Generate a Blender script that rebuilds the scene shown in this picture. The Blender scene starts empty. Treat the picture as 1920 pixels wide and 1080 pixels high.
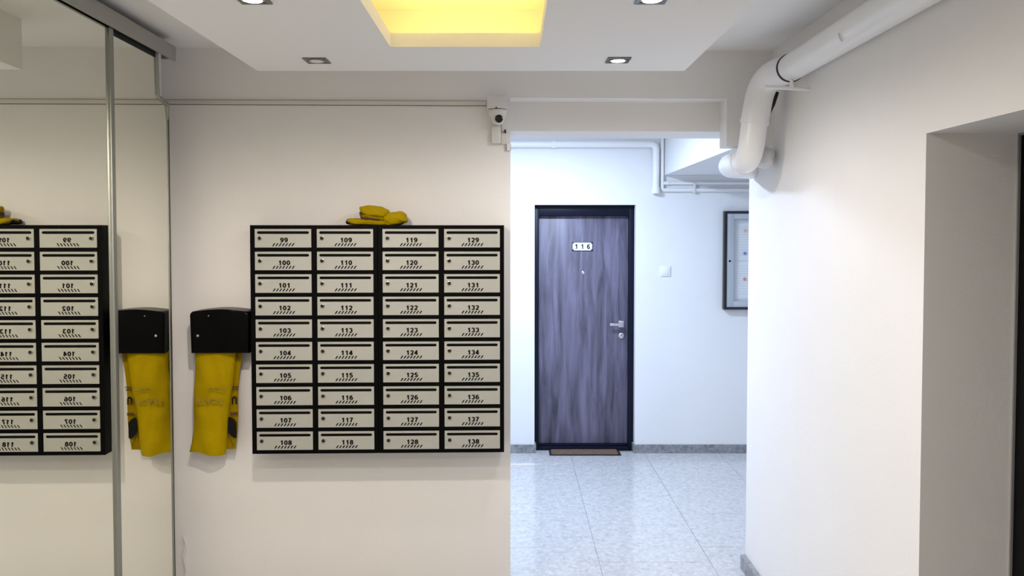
import bpy, bmesh, math, random
from mathutils import Vector, Matrix, noise

scene = bpy.context.scene
C = scene.collection
PI = math.pi
random.seed(4)

# ------------------------------------------------------------------ camera
EYE = 1.785
cam_d = bpy.data.cameras.new('camera')
cam_d.sensor_width = 36.0
cam_d.lens = 36.0 * 1400 / 1920
cam_d.shift_y = -0.02917
cam_d.clip_start = 0.02
cam = bpy.data.objects.new('camera', cam_d)
C.objects.link(cam)
cam.location = (0, 0, EYE)
cam.rotation_euler = (math.radians(90 - 1.8), 0, 0)
scene.camera = cam

# ------------------------------------------------------------------ world, exposure
w = bpy.data.worlds.new('world')
scene.world = w
w.use_nodes = True
w.node_tree.nodes['Background'].inputs[0].default_value = (0.9, 0.95, 1, 1)
w.node_tree.nodes['Background'].inputs[1].default_value = 0.05
scene.view_settings.view_transform = 'Standard'
scene.view_settings.look = 'None'
scene.view_settings.gamma = 1
scene.view_settings.use_curve_mapping = False
scene.view_settings.exposure = 0.22
scene.cycles.caustics_reflective = True
scene.cycles.max_bounces = 12
scene.cycles.diffuse_bounces = 6
scene.cycles.sample_clamp_indirect = 6.0

# lamp powers (each lamp's light is made in its own builder further down)
SPOT_W = 18.0
SPOT_WARM = (1.0, 0.89, 0.79)
SPOT_NEUTRAL = (1.0, 0.95, 0.93)
HALL_W = 60.0
HALL_COL = (0.63, 0.765, 1.0)
LED_STRENGTH = 6.5
LED_COL = (1.0, 0.73, 0.17)

# the entrance wall with the mailboxes and the mirror stand 1.39 degrees askew to the hall
SKEW = math.radians(1.39)
CS, SN = math.cos(SKEW), math.sin(SKEW)
def sk(x, y, z=0.0):
    return (x * CS - y * SN, x * SN + y * CS, z)

# ------------------------------------------------------------------ materials
MATS = {}
def lin(c):
    return tuple(((v / 255.0) / 12.92 if v / 255.0 <= 0.04045 else ((v / 255.0 + 0.055) / 1.055) ** 2.4) for v in c)

def mat(name, col, rough=0.5, metal=0.0, bump=0.0, bscale=60.0, var=0.0, vscale=3.0, spec=0.5, emit=None, estr=0.0, trans=0.0, coat=0.0):
    m = bpy.data.materials.new(name)
    m.use_nodes = True
    nt = m.node_tree
    b = nt.nodes['Principled BSDF']
    b.inputs['Base Color'].default_value = (*col, 1)
    b.inputs['Roughness'].default_value = rough
    b.inputs['Metallic'].default_value = metal
    b.inputs['Specular IOR Level'].default_value = spec
    b.inputs['Transmission Weight'].default_value = trans
    b.inputs['Coat Weight'].default_value = coat
    if emit:
        b.inputs['Emission Color'].default_value = (*emit, 1)
        b.inputs['Emission Strength'].default_value = estr
    geo = nt.nodes.new('ShaderNodeNewGeometry')
    if var > 0:
        n = nt.nodes.new('ShaderNodeTexNoise')
        n.inputs['Scale'].default_value = vscale
        n.inputs['Detail'].default_value = 5
        nt.links.new(geo.outputs['Position'], n.inputs['Vector'])
        r = nt.nodes.new('ShaderNodeValToRGB')
        r.color_ramp.elements[0].position = 0.3
        r.color_ramp.elements[1].position = 0.7
        r.color_ramp.elements[0].color = (*[c * (1 - var) for c in col], 1)
        r.color_ramp.elements[1].color = (*[min(1, c * (1 + var)) for c in col], 1)
        nt.links.new(n.outputs['Fac'], r.inputs['Fac'])
        nt.links.new(r.outputs['Color'], b.inputs['Base Color'])
    if bump > 0:
        n2 = nt.nodes.new('ShaderNodeTexNoise')
        n2.inputs['Scale'].default_value = bscale
        n2.inputs['Detail'].default_value = 4
        nt.links.new(geo.outputs['Position'], n2.inputs['Vector'])
        bp = nt.nodes.new('ShaderNodeBump')
        bp.inputs['Strength'].default_value = bump
        bp.inputs['Distance'].default_value = 0.004
        nt.links.new(n2.outputs['Fac'], bp.inputs['Height'])
        nt.links.new(bp.outputs['Normal'], b.inputs['Normal'])
    MATS[name] = m
    return m

mat('paint', (0.84, 0.825, 0.81), 0.75, bump=0.12, bscale=90, var=0.015, vscale=2.0, spec=0.3)
mat('hall_paint', (0.82, 0.825, 0.83), 0.75, bump=0.12, bscale=90, var=0.012, vscale=2.0, spec=0.3)
mat('ceiling_paint', (0.90, 0.895, 0.89), 0.8, bump=0.06, bscale=80, spec=0.2)
mat('mirror', (0.92, 0.92, 0.83), 0.004, metal=1.0)
mat('aluminium', (0.36, 0.37, 0.335), 0.45, metal=1.0, bump=0.03, bscale=300)
mat('track_grey', (0.36, 0.355, 0.32), 0.5, metal=0.15, bump=0.03, bscale=200)
mat('track_dark', (0.012, 0.014, 0.010), 0.6)
mat('black_metal', (0.0012, 0.0012, 0.0014), 0.5, bump=0.02, bscale=400, spec=0.08)
mat('box_grey', (0.47, 0.475, 0.435), 0.42, metal=0.25, bump=0.05, bscale=500, var=0.03, vscale=6)
mat('slot_black', (0.001, 0.001, 0.001), 0.7, spec=0.15)
mat('chrome', (0.62, 0.62, 0.60), 0.16, metal=1.0)
mat('keyhole_dark', (0.006, 0.006, 0.006), 0.35)
mat('print_black', (0.003, 0.003, 0.003), 0.6, spec=0.2)
mat('black_plastic', (0.0012, 0.0012, 0.0016), 0.25, bump=0.02, bscale=200, spec=0.1)
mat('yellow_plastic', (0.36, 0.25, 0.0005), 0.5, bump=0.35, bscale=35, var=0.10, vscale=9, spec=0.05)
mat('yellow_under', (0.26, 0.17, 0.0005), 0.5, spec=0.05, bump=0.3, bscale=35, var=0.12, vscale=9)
mat('print_faded', (0.26, 0.18, 0.012), 0.45)
mat('print_maroon', (0.05, 0.012, 0.006), 0.5)
mat('pipe_white', (0.88, 0.88, 0.875), 0.33, bump=0.03, bscale=20, var=0.02, vscale=5)
mat('pipe_gap_dark', (0.01, 0.01, 0.01), 0.6)  # black for the dark gaps at the drain pipe fittings
mat('plaster', (0.72, 0.72, 0.71), 0.9, bump=0.8, bscale=60)
mat('white_plastic', (0.72, 0.71, 0.69), 0.35, bump=0.02, bscale=150)
mat('duct_plastic', (0.70, 0.67, 0.615), 0.45, bump=0.02, bscale=150)
mat('duct_shadow', (0.20, 0.18, 0.15), 0.8)  # dark tone paints the shadow lines above and below the duct
mat('lens_black', (0.004, 0.004, 0.004), 0.08)
mat('grey_plastic', (0.25, 0.25, 0.25), 0.5)
mat('frame_dark', (0.004, 0.006, 0.018), 0.4, bump=0.03, bscale=200, spec=0.2)
mat('steel', (0.70, 0.70, 0.72), 0.25, metal=1.0)
mat('white_enamel', (0.85, 0.85, 0.85), 0.25)
mat('mat_rubber', (0.012, 0.012, 0.016), 0.8, bump=0.2, bscale=200)
mat('coir', (0.20, 0.13, 0.085), 0.95, bump=1.0, bscale=500, var=0.4, vscale=120)
mat('board_frame', (0.010, 0.011, 0.016), 0.35)
mat('board_silver', (0.52, 0.56, 0.60), 0.4, metal=0.4)
mat('board_back', (0.62, 0.66, 0.70), 0.7)
mat('paper', (0.78, 0.80, 0.82), 0.8)
mat('paper_print', (0.55, 0.57, 0.60), 0.8)
mat('magnet_blue', (0.01, 0.03, 0.30), 0.3)
mat('magnet_red', (0.60, 0.05, 0.05), 0.3)
mat('magnet_orange', (0.85, 0.42, 0.10), 0.3)
mat('black_door', (0.0015, 0.0015, 0.0015), 0.4, spec=0.08)
mat('bulb_lit', (0.9, 0.9, 0.9), 0.3, emit=(1, 0.96, 0.9), estr=14.0)
mat('bulb_off', (0.75, 0.74, 0.72), 0.15)
mat('trim_metal', (0.16, 0.145, 0.125), 0.28, metal=1.0)
mat('led', (0.9, 0.8, 0.4), 0.5, emit=LED_COL, estr=LED_STRENGTH)
mat('lamp_opal', (0.9, 0.9, 0.9), 0.4, emit=HALL_COL, estr=5.0)

def granite(name, base, dark, light, rough, scale):
    m = bpy.data.materials.new(name)
    m.use_nodes = True
    nt = m.node_tree
    b = nt.nodes['Principled BSDF']
    geo = nt.nodes.new('ShaderNodeNewGeometry')
    n1 = nt.nodes.new('ShaderNodeTexNoise')
    n1.inputs['Scale'].default_value = scale
    n1.inputs['Detail'].default_value = 6
    n1.inputs['Roughness'].default_value = 0.75
    nt.links.new(geo.outputs['Position'], n1.inputs['Vector'])
    r = nt.nodes.new('ShaderNodeValToRGB')
    e = r.color_ramp.elements
    e[0].position = 0.33; e[0].color = (*dark, 1)
    e[1].position = 0.68; e[1].color = (*light, 1)
    k = e.new(0.46); k.color = (*base, 1)
    nt.links.new(n1.outputs['Fac'], r.inputs['Fac'])
    v = nt.nodes.new('ShaderNodeTexVoronoi')
    v.inputs['Scale'].default_value = scale * 2.2
    nt.links.new(geo.outputs['Position'], v.inputs['Vector'])
    mx = nt.nodes.new('ShaderNodeMix')
    mx.data_type = 'RGBA'; mx.blend_type = 'MULTIPLY'
    mx.inputs[0].default_value = 0.22
    nt.links.new(r.outputs['Color'], mx.inputs[6])
    bw = nt.nodes.new('ShaderNodeRGBToBW')
    nt.links.new(v.outputs['Color'], bw.inputs['Color'])
    nt.links.new(bw.outputs['Val'], mx.inputs[7])
    nt.links.new(mx.outputs[2], b.inputs['Base Color'])
    b.inputs['Roughness'].default_value = rough
    MATS[name] = m
granite('granite_tile', (0.60, 0.60, 0.605), (0.48, 0.485, 0.51), (0.66, 0.655, 0.65), 0.15, 24)
granite('granite_base', (0.27, 0.28, 0.30), (0.13, 0.14, 0.16), (0.40, 0.41, 0.43), 0.3, 34)
mat('grout', (0.26, 0.27, 0.28), 0.9, bump=0.2, bscale=200)

def wood_dark():
    m = bpy.data.materials.new('door_wood')
    m.use_nodes = True
    nt = m.node_tree
    b = nt.nodes['Principled BSDF']
    geo = nt.nodes.new('ShaderNodeNewGeometry')
    mp = nt.nodes.new('ShaderNodeMapping')
    mp.inputs['Scale'].default_value = (17, 17, 1.5)
    nt.links.new(geo.outputs['Position'], mp.inputs['Vector'])
    n1 = nt.nodes.new('ShaderNodeTexNoise')
    n1.inputs['Scale'].default_value = 1.0
    n1.inputs['Detail'].default_value = 5
    n1.inputs['Roughness'].default_value = 0.6
    n1.inputs['Distortion'].default_value = 0.6
    nt.links.new(mp.outputs['Vector'], n1.inputs['Vector'])
    r = nt.nodes.new('ShaderNodeValToRGB')
    e = r.color_ramp.elements
    e[0].position = 0.30; e[0].color = (0.050, 0.047, 0.068, 1)
    e[1].position = 0.72; e[1].color = (0.215, 0.198, 0.295, 1)
    nt.links.new(n1.outputs['Fac'], r.inputs['Fac'])
    # knots and cathedral grain: sparse pale vertical flecks
    mp2 = nt.nodes.new('ShaderNodeMapping')
    mp2.inputs['Scale'].default_value = (9, 9, 2.6)
    nt.links.new(geo.outputs['Position'], mp2.inputs['Vector'])
    n2 = nt.nodes.new('ShaderNodeTexNoise')
    n2.inputs['Scale'].default_value = 1.3
    n2.inputs['Detail'].default_value = 8
    n2.inputs['Roughness'].default_value = 0.72
    nt.links.new(mp2.outputs['Vector'], n2.inputs['Vector'])
    r2 = nt.nodes.new('ShaderNodeValToRGB')
    r2.color_ramp.elements[0].position = 0.64; r2.color_ramp.elements[0].color = (0, 0, 0, 1)
    r2.color_ramp.elements[1].position = 0.78; r2.color_ramp.elements[1].color = (0.22, 0.21, 0.24, 1)
    nt.links.new(n2.outputs['Fac'], r2.inputs['Fac'])
    mx = nt.nodes.new('ShaderNodeMix')
    mx.data_type = 'RGBA'; mx.blend_type = 'ADD'
    mx.inputs[0].default_value = 1.0
    nt.links.new(r.outputs['Color'], mx.inputs[6])
    nt.links.new(r2.outputs['Color'], mx.inputs[7])
    nt.links.new(mx.outputs[2], b.inputs['Base Color'])
    b.inputs['Roughness'].default_value = 0.42
    bp = nt.nodes.new('ShaderNodeBump')
    bp.inputs['Strength'].default_value = 0.15
    bp.inputs['Distance'].default_value = 0.003
    nt.links.new(n1.outputs['Fac'], bp.inputs['Height'])
    nt.links.new(bp.outputs['Normal'], b.inputs['Normal'])
    MATS['door_wood'] = m
wood_dark()

gm = bpy.data.materials.new('glass')
gm.use_nodes = True
gb = gm.node_tree.nodes['Principled BSDF']
gb.inputs['Base Color'].default_value = (0.95, 0.98, 1, 1)
gb.inputs['Roughness'].default_value = 0.02
gb.inputs['Alpha'].default_value = 0.12
MATS['glass'] = gm

# ------------------------------------------------------------------ mesh helpers
def box(bm, x0, x1, y0, y1, z0, z1, bevel=0.0, seg=2):
    vs = [bm.verts.new((x, y, z)) for x in (x0, x1) for y in (y0, y1) for z in (z0, z1)]
    idx = [(0, 1, 3, 2), (4, 6, 7, 5), (0, 4, 5, 1), (2, 3, 7, 6), (0, 2, 6, 4), (1, 5, 7, 3)]
    fs = [bm.faces.new([vs[i] for i in f]) for f in idx]
    if bevel > 0:
        es = list({e for f in fs for e in f.edges})
        bmesh.ops.bevel(bm, geom=es, offset=bevel, segments=seg, affect='EDGES', profile=0.5)

def tube(bm, pts, r, seg=20, cap=True):
    pts = [Vector(p) for p in pts]
    rs = r if isinstance(r, (list, tuple)) else [r] * len(pts)
    t = (pts[1] - pts[0]).normalized()
    up = Vector((0, 0, 1)) if abs(t.z) < 0.9 else Vector((1, 0, 0))
    n = (up - t * up.dot(t)).normalized()
    rings = []
    for i, p in enumerate(pts):
        if i == 0: t2 = (pts[1] - pts[0]).normalized()
        elif i == len(pts) - 1: t2 = (pts[-1] - pts[-2]).normalized()
        else: t2 = ((pts[i + 1] - p).normalized() + (p - pts[i - 1]).normalized()).normalized()
        n = (n - t2 * n.dot(t2)).normalized()
        bn = t2.cross(n)
        rings.append([bm.verts.new(p + (n * math.cos(a) + bn * math.sin(a)) * rs[i]) for a in [2 * PI * k / seg for k in range(seg)]])
    for a, b in zip(rings, rings[1:]):
        for k in range(seg):
            bm.faces.new((a[k], a[(k + 1) % seg], b[(k + 1) % seg], b[k]))
    if cap:
        bm.faces.new(list(reversed(rings[0]))); bm.faces.new(rings[-1])

def lathe(bm, prof, seg=28, m=Matrix()):
    """profile of (radius, height) turned about local z, then moved by m"""
    rings = []
    for r, h in prof:
        if r < 1e-6:
            rings.append([bm.verts.new(m @ Vector((0, 0, h)))])
        else:
            rings.append([bm.verts.new(m @ Vector((r * math.cos(2 * PI * k / seg), r * math.sin(2 * PI * k / seg), h))) for k in range(seg)])
    for a, b in zip(rings, rings[1:]):
        for k in range(seg):
            j = (k + 1) % seg
            if len(a) == 1 and len(b) == 1: continue
            if len(a) == 1: bm.faces.new((a[0], b[j], b[k]))
            elif len(b) == 1: bm.faces.new((a[k], a[j], b[0]))
            else: bm.faces.new((a[k], a[j], b[j], b[k]))
    if len(rings[0]) > 1: bm.faces.new(list(reversed(rings[0])))
    if len(rings[-1]) > 1: bm.faces.new(rings[-1])

def fillet(pts, rad, n=8):
    pts = [Vector(p) for p in pts]
    out = [pts[0]]
    for i in range(1, len(pts) - 1):
        a, b, c = pts[i - 1], pts[i], pts[i + 1]
        d1, d2 = (a - b).normalized(), (c - b).normalized()
        p0, p2 = b + d1 * rad, b + d2 * rad
        for k in range(n + 1):
            t = k / n
            out.append(p0 * (1 - t) ** 2 + b * 2 * t * (1 - t) + p2 * t ** 2)
    out.append(pts[-1])
    return out

def finish(bm, name, material, smooth=True):
    bmesh.ops.recalc_face_normals(bm, faces=bm.faces)
    if smooth:
        for f in bm.faces: f.smooth = True
        for e in bm.edges:
            if len(e.link_faces) == 2 and e.calc_face_angle(0) > math.radians(38): e.smooth = False
    me = bpy.data.meshes.new(name)
    bm.to_mesh(me); bm.free()
    me.materials.append(MATS[material])
    return me

def obj(name, bm, material, parent=None, loc=(0, 0, 0), rotz=0.0, smooth=True, label=None):
    o = bpy.data.objects.new(name, finish(bm, name, material, smooth))
    C.objects.link(o)
    o.location = loc
    o.rotation_euler = (0, 0, rotz)
    if parent: o.parent = parent
    if label: o['label'] = label
    return o

def part(name, material, parent, fn, label=None, smooth=True):
    bm = bmesh.new(); fn(bm)
    return obj(name, bm, material, parent, label=label, smooth=smooth)

def tag(o, label, cat, group=None):
    o['label'] = label; o['category'] = cat
    if group: o['group'] = group
    return o

def thing(name, label, cat, loc=(0, 0, 0), rotz=0.0, group=None):
    o = bpy.data.objects.new(name, None)
    C.objects.link(o)
    o.empty_display_size = 0.1
    o.location = loc; o.rotation_euler = (0, 0, rotz)
    return tag(o, label, cat, group)

def struct(name, material, boxes, skew=False, label=None, bevel=0.0, parent=None):
    bm = bmesh.new()
    for b in boxes: box(bm, *b, bevel=bevel)
    o = obj(name, bm, material, parent, rotz=SKEW if skew else 0.0, smooth=False)
    if not parent: o['kind'] = 'structure'
    if label: o['label'] = label
    return o

def empty_struct(name, label, loc=(0, 0, 0), rotz=0.0):
    o = bpy.data.objects.new(name, None)
    C.objects.link(o)
    o.location = loc; o.rotation_euler = (0, 0, rotz)
    o['kind'] = 'structure'; o['label'] = label
    return o

def text_mesh(body, size, thick, offset=0.0, align='CENTER'):
    cu = bpy.data.curves.new('lettering', 'FONT')
    cu.body = body; cu.size = size; cu.extrude = thick; cu.offset = offset
    cu.align_x = align; cu.align_y = 'CENTER'
    cu.resolution_u = 3
    to = bpy.data.objects.new('lettering', cu)
    C.objects.link(to)
    bpy.context.view_layer.update()
    me = bpy.data.meshes.new_from_object(to.evaluated_get(bpy.context.evaluated_depsgraph_get()))
    bpy.data.objects.remove(to); bpy.data.curves.remove(cu)
    return me

DIGITS = {}
def arc(cx, cz, rx, rz, a0, a1, n=12):
    return [(cx + rx * math.cos(math.radians(a0 + (a1 - a0) * k / n)), cz + rz * math.sin(math.radians(a0 + (a1 - a0) * k / n))) for k in range(n + 1)]
DIGITS['0'] = [arc(0.31, 0.5, 0.205, 0.40, 0, 360, 20)]
DIGITS['1'] = [[(0.13, 0.70), (0.27, 0.77), (0.37, 0.92)], [(0.37, 1.0), (0.37, 0.0)]]
DIGITS['2'] = [arc(0.31, 0.68, 0.20, 0.22, 165, -30, 12) + [(0.30, 0.28), (0.12, 0.10)], [(0.06, 0.09), (0.56, 0.09)]]
DIGITS['3'] = [arc(0.30, 0.70, 0.19, 0.20, 160, -90, 12), arc(0.30, 0.29, 0.21, 0.21, 90, -160, 12)]
DIGITS['4'] = [[(0.40, 0.98), (0.09, 0.32)], [(0.02, 0.28), (0.60, 0.28)], [(0.42, 1.0), (0.42, 0.0)]]
DIGITS['5'] = [[(0.54, 0.91), (0.16, 0.91)], [(0.19, 0.95), (0.13, 0.50)], arc(0.30, 0.32, 0.21, 0.235, 140, -155, 14)]
DIGITS['6'] = [arc(0.31, 0.32, 0.20, 0.235, 0, 360, 18), [(0.11, 0.34), (0.13, 0.62), (0.20, 0.80), (0.33, 0.90), (0.50, 0.80)]]
DIGITS['7'] = [[(0.06, 0.91), (0.56, 0.91)], [(0.52, 0.90), (0.36, 0.62), (0.26, 0.30), (0.23, 0.0)]]
DIGITS['8'] = [arc(0.31, 0.71, 0.175, 0.195, 0, 360, 16), arc(0.31, 0.29, 0.205, 0.21, 0, 360, 16)]
DIGITS['9'] = [[(0.62 - x, 1 - z) for x, z in st] for st in DIGITS['6']]
def number_mesh(body, h, material, stroke=0.18, adv=0.64, wide=1.0):
    bm = bmesh.new()
    n = len(body)
    x0 = -(adv * n) / 2
    for i, ch in enumerate(body):
        if ch == ' ': continue
        for st in DIGITS[ch]:
            pts = [Vector((x0 + adv * i + x, z - 0.5)) for x, z in st]
            closed = (pts[0] - pts[-1]).length < 1e-4
            if closed: pts = pts[:-1]
            L = len(pts)
            sides = []
            for k, p in enumerate(pts):
                a = pts[(k - 1) % L] if (closed or k > 0) else None
                b = pts[(k + 1) % L] if (closed or k < L - 1) else None
                d = ((p - a).normalized() if a is not None else Vector((0, 0))) + ((b - p).normalized() if b is not None else Vector((0, 0)))
                d.normalize()
                nn = Vector((-d.y, d.x)) * stroke / 2
                q = []
                for s_ in (nn, -nn):
                    c = (p + s_) * h
                    q.append(bm.verts.new((c.x * wide, 0, c.y)))
                sides.append(q)
            for k in range(L if closed else L - 1):
                u, v = sides[k], sides[(k + 1) % L]
                bm.faces.new((u[0], v[0], v[1], u[1]))
    me = bpy.data.meshes.new('number')
    bm.to_mesh(me); bm.free()
    me.materials.append(MATS[material])
    return me

def number_part(name, body, h, material, parent, loc, stroke=0.18, adv=0.64, wide=1.0):
    o = bpy.data.objects.new(name, number_mesh(body, h, material, stroke, adv, wide))
    C.objects.link(o); o.parent = parent; o.location = loc
    return o

def text_part(name, body, size, material, parent, loc, rot=(PI / 2, 0, 0), thick=0.0004, offset=0.0, scale=(1, 1, 1)):
    me = text_mesh(body, size, thick, offset)
    me.materials.clear(); me.materials.append(MATS[material])
    me.transform(Matrix.Translation(loc) @ Matrix.Rotation(rot[2], 4, 'Z') @ Matrix.Rotation(rot[0], 4, 'X') @ Matrix.Rotation(rot[1], 4, 'Z') @ Matrix.Diagonal((*scale, 1)))
    o = bpy.data.objects.new(name, me)
    C.objects.link(o); o.parent = parent
    return o

# ================================================================== STRUCTURE
CEIL = 2.665
WY = 3.58            # front of the entrance wall (skewed frame)
WB = 3.955           # its back
RX = 1.25            # right wall face
FY = 6.06            # far hall wall face
MX1, MX2 = -1.450, -1.462   # the two mirror planes (skewed frame)

# floor with single tiles
fl = struct('floor', 'grout', [(-2.6, 2.9, -1.75, 6.5, -0.10, -0.004)], label='pale grey speckled granite tile floor')
tw, tl = 0.6065, 0.5175
tb = bmesh.new()
box(tb, -tw / 2 + 0.0012, tw / 2 - 0.0012, -tl / 2 + 0.0012, tl / 2 - 0.0012, -0.012, 0.0, bevel=0.0009, seg=1)
tile_me = finish(tb, 'tile', 'granite_tile', smooth=False)
offs = {-4: 0.15, -3: 0.33, -2: 0.05, -1: 0.165, 0: -0.022, 1: 0.178, 2: 0.03, 3: 0.3}
for k in range(-5, 4):
    xc = 0.475 + tw * (k + 0.5)
    if xc < -2.5 or xc > 2.75: continue
    for j in range(-11, 6):
        yc = 4.04 + offs.get(k, 0.1) + tl * (j + 0.5)
        if yc < -1.6 or yc > 6.25: continue
        if yc < 3.6 and (xc < -1.7 or xc > 1.7): continue
        if yc > 5.95 and not (0.0 < xc < 1.3): 
            if yc > 6.2: continue
        t = bpy.data.objects.new('tile', tile_me)
        C.objects.link(t); t.parent = fl; t.location = (xc, yc, 0)

struct('ceiling', 'ceiling_paint', [(-1.9, 1.75, -1.75, 3.72, CEIL, CEIL + 0.1)], label='flat white ceiling')
struct('ceiling_hall', 'ceiling_paint', [(-2.6, 2.9, 3.72, 6.5, CEIL, CEIL + 0.1)], label='white ceiling of the far hall')

# entrance wall with the opening, its stepped lintel and dropped right end
struct('wall_back', 'paint', [
    (-1.75, 0.0792, WY, WB, 0, CEIL),
    (0.0792, 1.1188, WY, WB, 2.437, CEIL),
    (0.0792, 1.1188, WY + 0.11, WB, 2.295, 2.437),
    (1.1188, 1.46, WY, WY + 0.11, 2.2107, CEIL),
    (1.1188, 1.46, WY + 0.11, WB, 2.295, CEIL)], skew=True, label='white plastered wall with wide opening to the bright hall')
struct('wall_left', 'paint', [(-1.75, -1.565, -1.7, WY + 0.01, 0, CEIL)], skew=True, label='white wall behind the mirror doors')
NY = 2.263   # far side of the doorway niche
struct('wall_right', 'paint', [
    (RX, RX + 0.45, NY, 3.945, 0, CEIL),
    (RX, RX + 0.45, 1.25, NY, 2.0905, CEIL),
    (RX, RX + 0.45, -1.7, 1.25, 0, CEIL)], label='white side wall with a deep doorway niche')
struct('wall_front', 'paint', [(-1.9, 1.75, -1.75, -1.65, 0, CEIL)], label='white wall behind the viewer')
struct('wall_far', 'hall_paint', [
    (-2.6, 0.1835, FY, FY + 0.3, 0, CEIL),
    (1.0035, 2.9, FY, FY + 0.3, 0, CEIL),
    (0.1835, 1.0035, FY, FY + 0.3, 2.0269, CEIL),
    (0.1835, 1.0035, FY + 0.2, FY + 0.3, 0, 2.0269)], label='bright white far wall of the hall with recessed apartment door')
struct('wall_hall_left', 'hall_paint', [(-2.6, -2.5, 3.8, FY, 0, CEIL)], label='white end wall on the left of the hall')
struct('wall_hall_right', 'hall_paint', [(2.75, 2.9, 3.8, FY, 0, CEIL)], label='white end wall on the right of the hall')
struct('wall_hall_near', 'hall_paint', [(-2.6, -1.6, 3.8, 3.95, 0, CEIL), (RX + 0.42, 2.9, 3.8, 3.945, 0, CEIL)], label='white near wall of the hall')
struct('ceiling_soffit', 'hall_paint', [(1.23, 2.75, 3.992, FY, 2.264, CEIL)], label='boxed white soffit hanging below the hall ceiling')

# dropped ceiling panel with a light cove
PZ = 2.4595
PX0, PX1, PY0, PY1 = -1.0485, 0.71, -1.15, 3.10
HX0, HX1, HY0, HY1 = -0.4371, 0.1016, 0.62, 2.7064
LT = 2.5095
struct('ceiling_panel', 'ceiling_paint', [
    (PX0, HX0, PY0, PY1, PZ, LT), (HX1, PX1, PY0, PY1, PZ, LT),
    (HX0, HX1, PY0, HY0, PZ, LT), (HX0, HX1, HY1, PY1, PZ, LT),
    (PX0, PX0 + 0.015, PY0, PY1, LT, CEIL), (PX1 - 0.015, PX1, PY0, PY1, LT, CEIL),
    (PX0 + 0.015, PX1 - 0.015, PY0, PY0 + 0.015, LT, CEIL), (PX0 + 0.015, PX1 - 0.015, PY1 - 0.015, PY1, LT, CEIL),
    (HX0 - 0.115, HX0 - 0.10, HY0 - 0.25, HY1 + 0.265, LT, CEIL), (HX1 + 0.10, HX1 + 0.115, HY0 - 0.25, HY1 + 0.265, LT, CEIL),
    (HX0 - 0.10, HX1 + 0.10, HY1 + 0.25, HY1 + 0.265, LT, CEIL), (HX0 - 0.10, HX1 + 0.10, HY0 - 0.265, HY0 - 0.25, LT, CEIL)],
    label='dropped white ceiling panel with a rectangular light cove')

# baseboards
bb = empty_struct('baseboard_far', 'low speckled grey granite skirting along the hall wall', (0, FY, 0))
def base_run(parent, x0, x1, n):
    L = (x1 - x0) / n
    for i in range(n):
        part('granite_strip', 'granite_base', parent, lambda bm: box(bm, x0 + L * i + 0.0006, x0 + L * (i + 1) - 0.0006, -0.013, 0, 0, 0.0704, bevel=0.0015, seg=1), smooth=False)
base_run(bb, -2.5, 0.1835, 5)
base_run(bb, 1.0035, 2.75, 3)
part('granite_strip', 'granite_base', bb, lambda bm: box(bm, 0.9905, 1.0035, -0.013, 0.118, 0, 0.0704, bevel=0.0015, seg=1), smooth=False)
part('granite_strip', 'granite_base', bb, lambda bm: box(bm, 0.1835, 0.1965, -0.013, 0.118, 0, 0.0704, bevel=0.0015, seg=1), smooth=False)
br = empty_struct('baseboard_right', 'dark grey granite skirting at the foot of the side wall', (RX, 0, 0))
for i in range(3):
    part('granite_strip', 'granite_base', br, lambda bm: box(bm, -0.028, 0, NY + 0.561 * i + 0.0006, NY + 0.561 * (i + 1) - 0.0006, 0, 0.075, bevel=0.002, seg=1), smooth=False)
bk = empty_struct('baseboard_back', 'grey granite skirting under the mailboxes', (0, 0, 0), SKEW)
for i in range(3):
    part('granite_strip', 'granite_base', bk, lambda bm: box(bm, -1.55 + 0.542 * i + 0.0006, -1.55 + 0.542 * (i + 1) - 0.0006, WY - 0.013, WY, 0, 0.0704, bevel=0.0015, seg=1), smooth=False)

# ------------------------------------------------------------------ apartment door
DY = 6.182
d1 = empty_struct('door_1', 'dark wood grain apartment door in a black metal frame', (0.1835, DY, 0))
DW = 0.82
def fr(bm):
    box(bm, 0.0, 0.036, -0.055, 0.06, 0, 2.0269, bevel=0.002)
    box(bm, DW - 0.040, DW, -0.055, 0.06, 0, 2.0269, bevel=0.002)
    box(bm, 0.036, DW - 0.040, -0.055, 0.06, 1.942, 2.0269, bevel=0.002)
part('door_frame', 'frame_dark', d1, fr, label='black metal door frame')
part('threshold', 'frame_dark', d1, lambda bm: (box(bm, 0.036, DW - 0.04, -0.055, 0.06, 0, 0.032, bevel=0.003), box(bm, 0.036, DW - 0.04, -0.03, 0.0, 0.032, 0.045, bevel=0.002)), label='black threshold')
leaf = part('door_leaf', 'door_wood', d1, lambda bm: box(bm, 0.0375, DW - 0.0415, 0.0, 0.05, 0.046, 1.9405, bevel=0.002))
hd = part('door_handle', 'steel', d1, lambda bm: (box(bm, 0.700, 0.746, -0.012, 0.0, 1.017, 1.072, bevel=0.003), box(bm, 0.712, 0.734, -0.05, -0.012, 1.036, 1.054, bevel=0.002), box(bm, 0.622, 0.734, -0.062, -0.047, 1.034, 1.055, bevel=0.004)), label='brushed steel lever handle')
lk = part('lock_cylinder', 'steel', d1, lambda bm: lathe(bm, [(0, 0.014), (0.014, 0.014), (0.0235, 0.010), (0.025, 0.004), (0.025, 0)], 28, Matrix.Translation((0.725, 0, 0.9477)) @ Matrix.Rotation(PI / 2, 4, 'X')), label='round steel lock escutcheon')
part('keyhole', 'keyhole_dark', lk, lambda bm: box(bm, 0.718, 0.732, -0.0155, -0.0135, 0.952, 0.957, bevel=0.0005, seg=1))
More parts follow.
